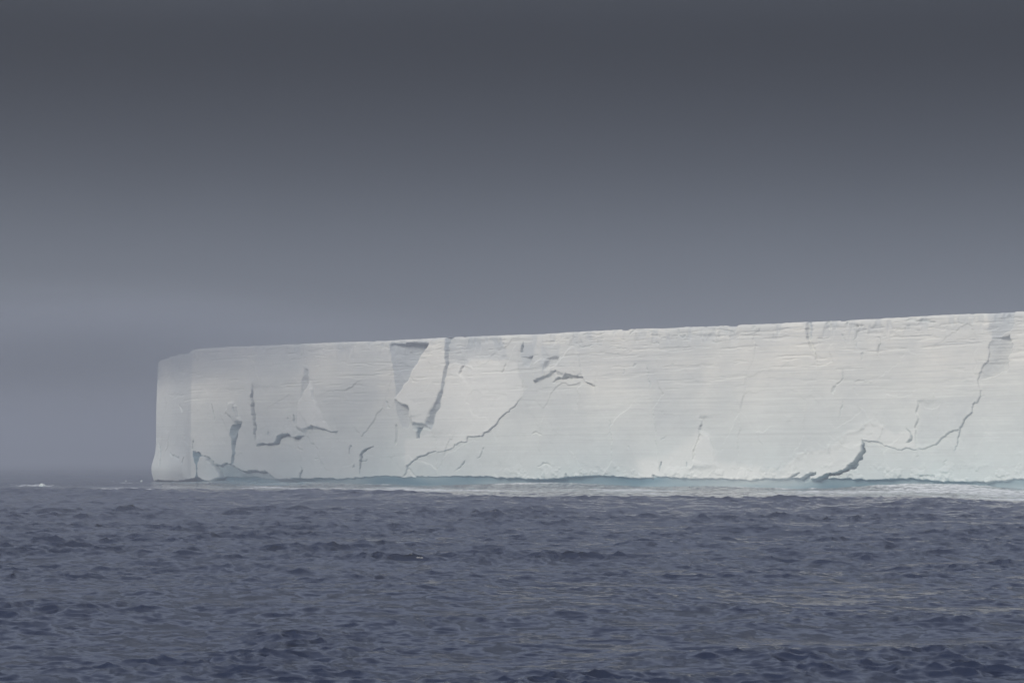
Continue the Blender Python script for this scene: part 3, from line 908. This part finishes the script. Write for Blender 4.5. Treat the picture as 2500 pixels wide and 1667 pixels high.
GROW = [(105, 1186, 1.9, 0.75), (308, 1175, 0.75, 0.35), (345, 1177, 0.8, 0.35)]
for px, py, wd, hh in GROW:
    gx, gy = sea_point(px, py)
    foam = np.maximum(foam, (0.8 if wd > 1 else 0.3) * np.exp(-((X - gx) / (wd * 1.3)) ** 2 - ((Y - gy) / 9) ** 2))
for px, py, lx in [(340 / 2352 * 600, 1185, 12), (1130 / 2352 * 600, 1176, 9), (1190 / 2352 * 600, 1181, 8), (110, 1188, 14)]:
    gx, gy = sea_point(px, py)
    foam = np.maximum(foam, 0.55 * np.exp(-((X - gx) / lx) ** 2 - ((Y - gy) / 9) ** 2))
# churned pale water between the ice and the thrown-back crest
churn = smooth(5, 14, rel_d) * smooth(160, 95, rel_d + 20 * fbm(X * 0.02, Y * 0.02, 491, 4)) * smooth(10, 90, rel_s)
churn *= smooth(-0.5, 0.5, fbm(rel_s * 0.035, rel_d * 0.10, 261, 4))
foam = np.maximum(foam, 0.54 * churn)
foam = np.maximum(foam, 0.75 * smooth(13, 4, rel_d) * front * smooth(-0.1, 0.6, fbm(X * 0.06, Y * 0.06, 271, 3)))

SV = np.stack([X + DX, Y + DY, Z], -1)
nr_, nc_ = RR.shape
sv = np.concatenate([SV.reshape(-1, 3)])
sq = grid_quads(nr_, nc_)[:, ::-1]
sea = make_mesh('sea', sv, sq, SEA, None, {'foam': foam.ravel(), 'teal': teal.ravel(), 'calm': calm.ravel()})
sea['kind'] = 'structure'

# ------------------------------------------------------------------ floating bits of ice


def growler(px, py, wd, hh, seed, label):
    r = np.random.default_rng(seed)
    gx, gy = sea_point(px, py)
    i = np.argmin((r_ax - math.hypot(gx, gy)) ** 2)
    j = np.argmin((a_ax - math.atan2(gx, gy)) ** 2)
    z0 = float(Z[i, j])
    nu, nv = 22, 11
    u = np.linspace(0, 2 * np.pi, nu, endpoint=False)
    v = np.linspace(-0.45 * np.pi, 0.5 * np.pi, nv)
    vv, uu = np.meshgrid(v, u, indexing='ij')
    ph = r.uniform(0, 6.28, 6)
    rad = 1 + 0.20 * np.sin(2 * uu + ph[0]) + 0.16 * np.sin(3 * uu + ph[1] + vv) + 0.12 * np.sin(5 * uu + ph[2] + 2 * vv) + 0.08 * np.sin(9 * uu + ph[3])
    x = wd / 2 * rad * np.cos(vv)
    peak = 1 + 0.45 * np.sin(uu + ph[4]) * np.cos(vv) + 0.25 * np.sin(3 * uu + ph[5]) * np.cos(vv)
    zz = hh * np.sin(vv) * np.where(vv > 0, peak, 1)
    # chipped facets
    zz = np.where(vv > 0, np.round(zz * 5 / hh) * hh / 5 * 0.5 + zz * 0.5, zz)
    vt = np.stack([x * np.cos(uu), x * np.sin(uu) * 0.7, zz], -1).reshape(-1, 3)
    qs = []
    for a in range(nv - 1):
        for b in range(nu):
            qs.append([a * nu + b, a * nu + (b + 1) % nu, (a + 1) * nu + (b + 1) % nu, (a + 1) * nu + b])
    o = make_mesh('growler', vt, np.array(qs), ICE, None, {'blue': np.where(vt[:, 2] < 0.12 * hh, 0.5, 0.0)}, False)
    o.location = (gx, gy, z0 + 0.02)
    o['label'] = label
    o['category'] = 'ice chunk'
    o['group'] = 'small ice chunks floating on the sea'


GL = ['largest white ice chunk floating far left of the iceberg',
      'tiny white ice chunk at the right end of a streak of foam',
      'tiny white ice chunk nearest the left end of the iceberg']
for i, g in enumerate(GROW):
    growler(*g, 300 + i, GL[i])

# ------------------------------------------------------------------ haze
hz = 6400.0
zt, zb = 50.0, -5.0
hv = np.array([(x, y, z) for z in (zb, zt) for x, y in ((-hz, -hz), (hz, -hz), (hz, hz), (-hz, hz))])
hq = np.array([(3, 2, 1, 0), (4, 5, 6, 7), (0, 1, 5, 4), (1, 2, 6, 5), (2, 3, 7, 6), (3, 0, 4, 7)])
haze = make_mesh('haze', hv, hq, haze_material(), None, None, False)
haze['kind'] = 'stuff'

# low cloud drifting over the far left end of the berg, thinning out to all sides
fr = np.array([120.0, 70.0, 19.0])
fc = np.array([-122.0, 655.0, 40.0])
fv = np.array([(x, y, z) for z in (-1, 1) for x, y in ((-1, -1), (1, -1), (1, 1), (-1, 1))], float)
tf = NT('fog_air')
tcf = tf.n('ShaderNodeTexCoord')
ln = tf.n('ShaderNodeVectorMath', _operation='LENGTH', i0=tcf.outputs['Object'])
fall = tf.math('SUBTRACT', 1.0, ln.outputs['Value'], True)
fall = tf.math('MULTIPLY', fall, fall)
wsp = tf.n('ShaderNodeTexNoise', Vector=tcf.outputs['Object'], Scale=2.5, Detail=2.0).outputs['Fac']
dens = tf.math('MULTIPLY', tf.math('MULTIPLY', fall, tf.rng(wsp, 0.3, 0.7, 0.5, 1.4)), 0.062)
vf = tf.n('ShaderNodeVolumePrincipled', Color=(0.485, 0.51, 0.56, 1.0), Density=dens, Anisotropy=0.18)
tf.t.links.new(vf.outputs[0], tf.out.inputs['Volume'])
fog = make_mesh('fog_bank', fv, hq, tf.m, None, None, False)
fog.scale = fr
fog.location = fc
fog['kind'] = 'stuff'
tf.m.cycles.volume_step_rate = 0.35
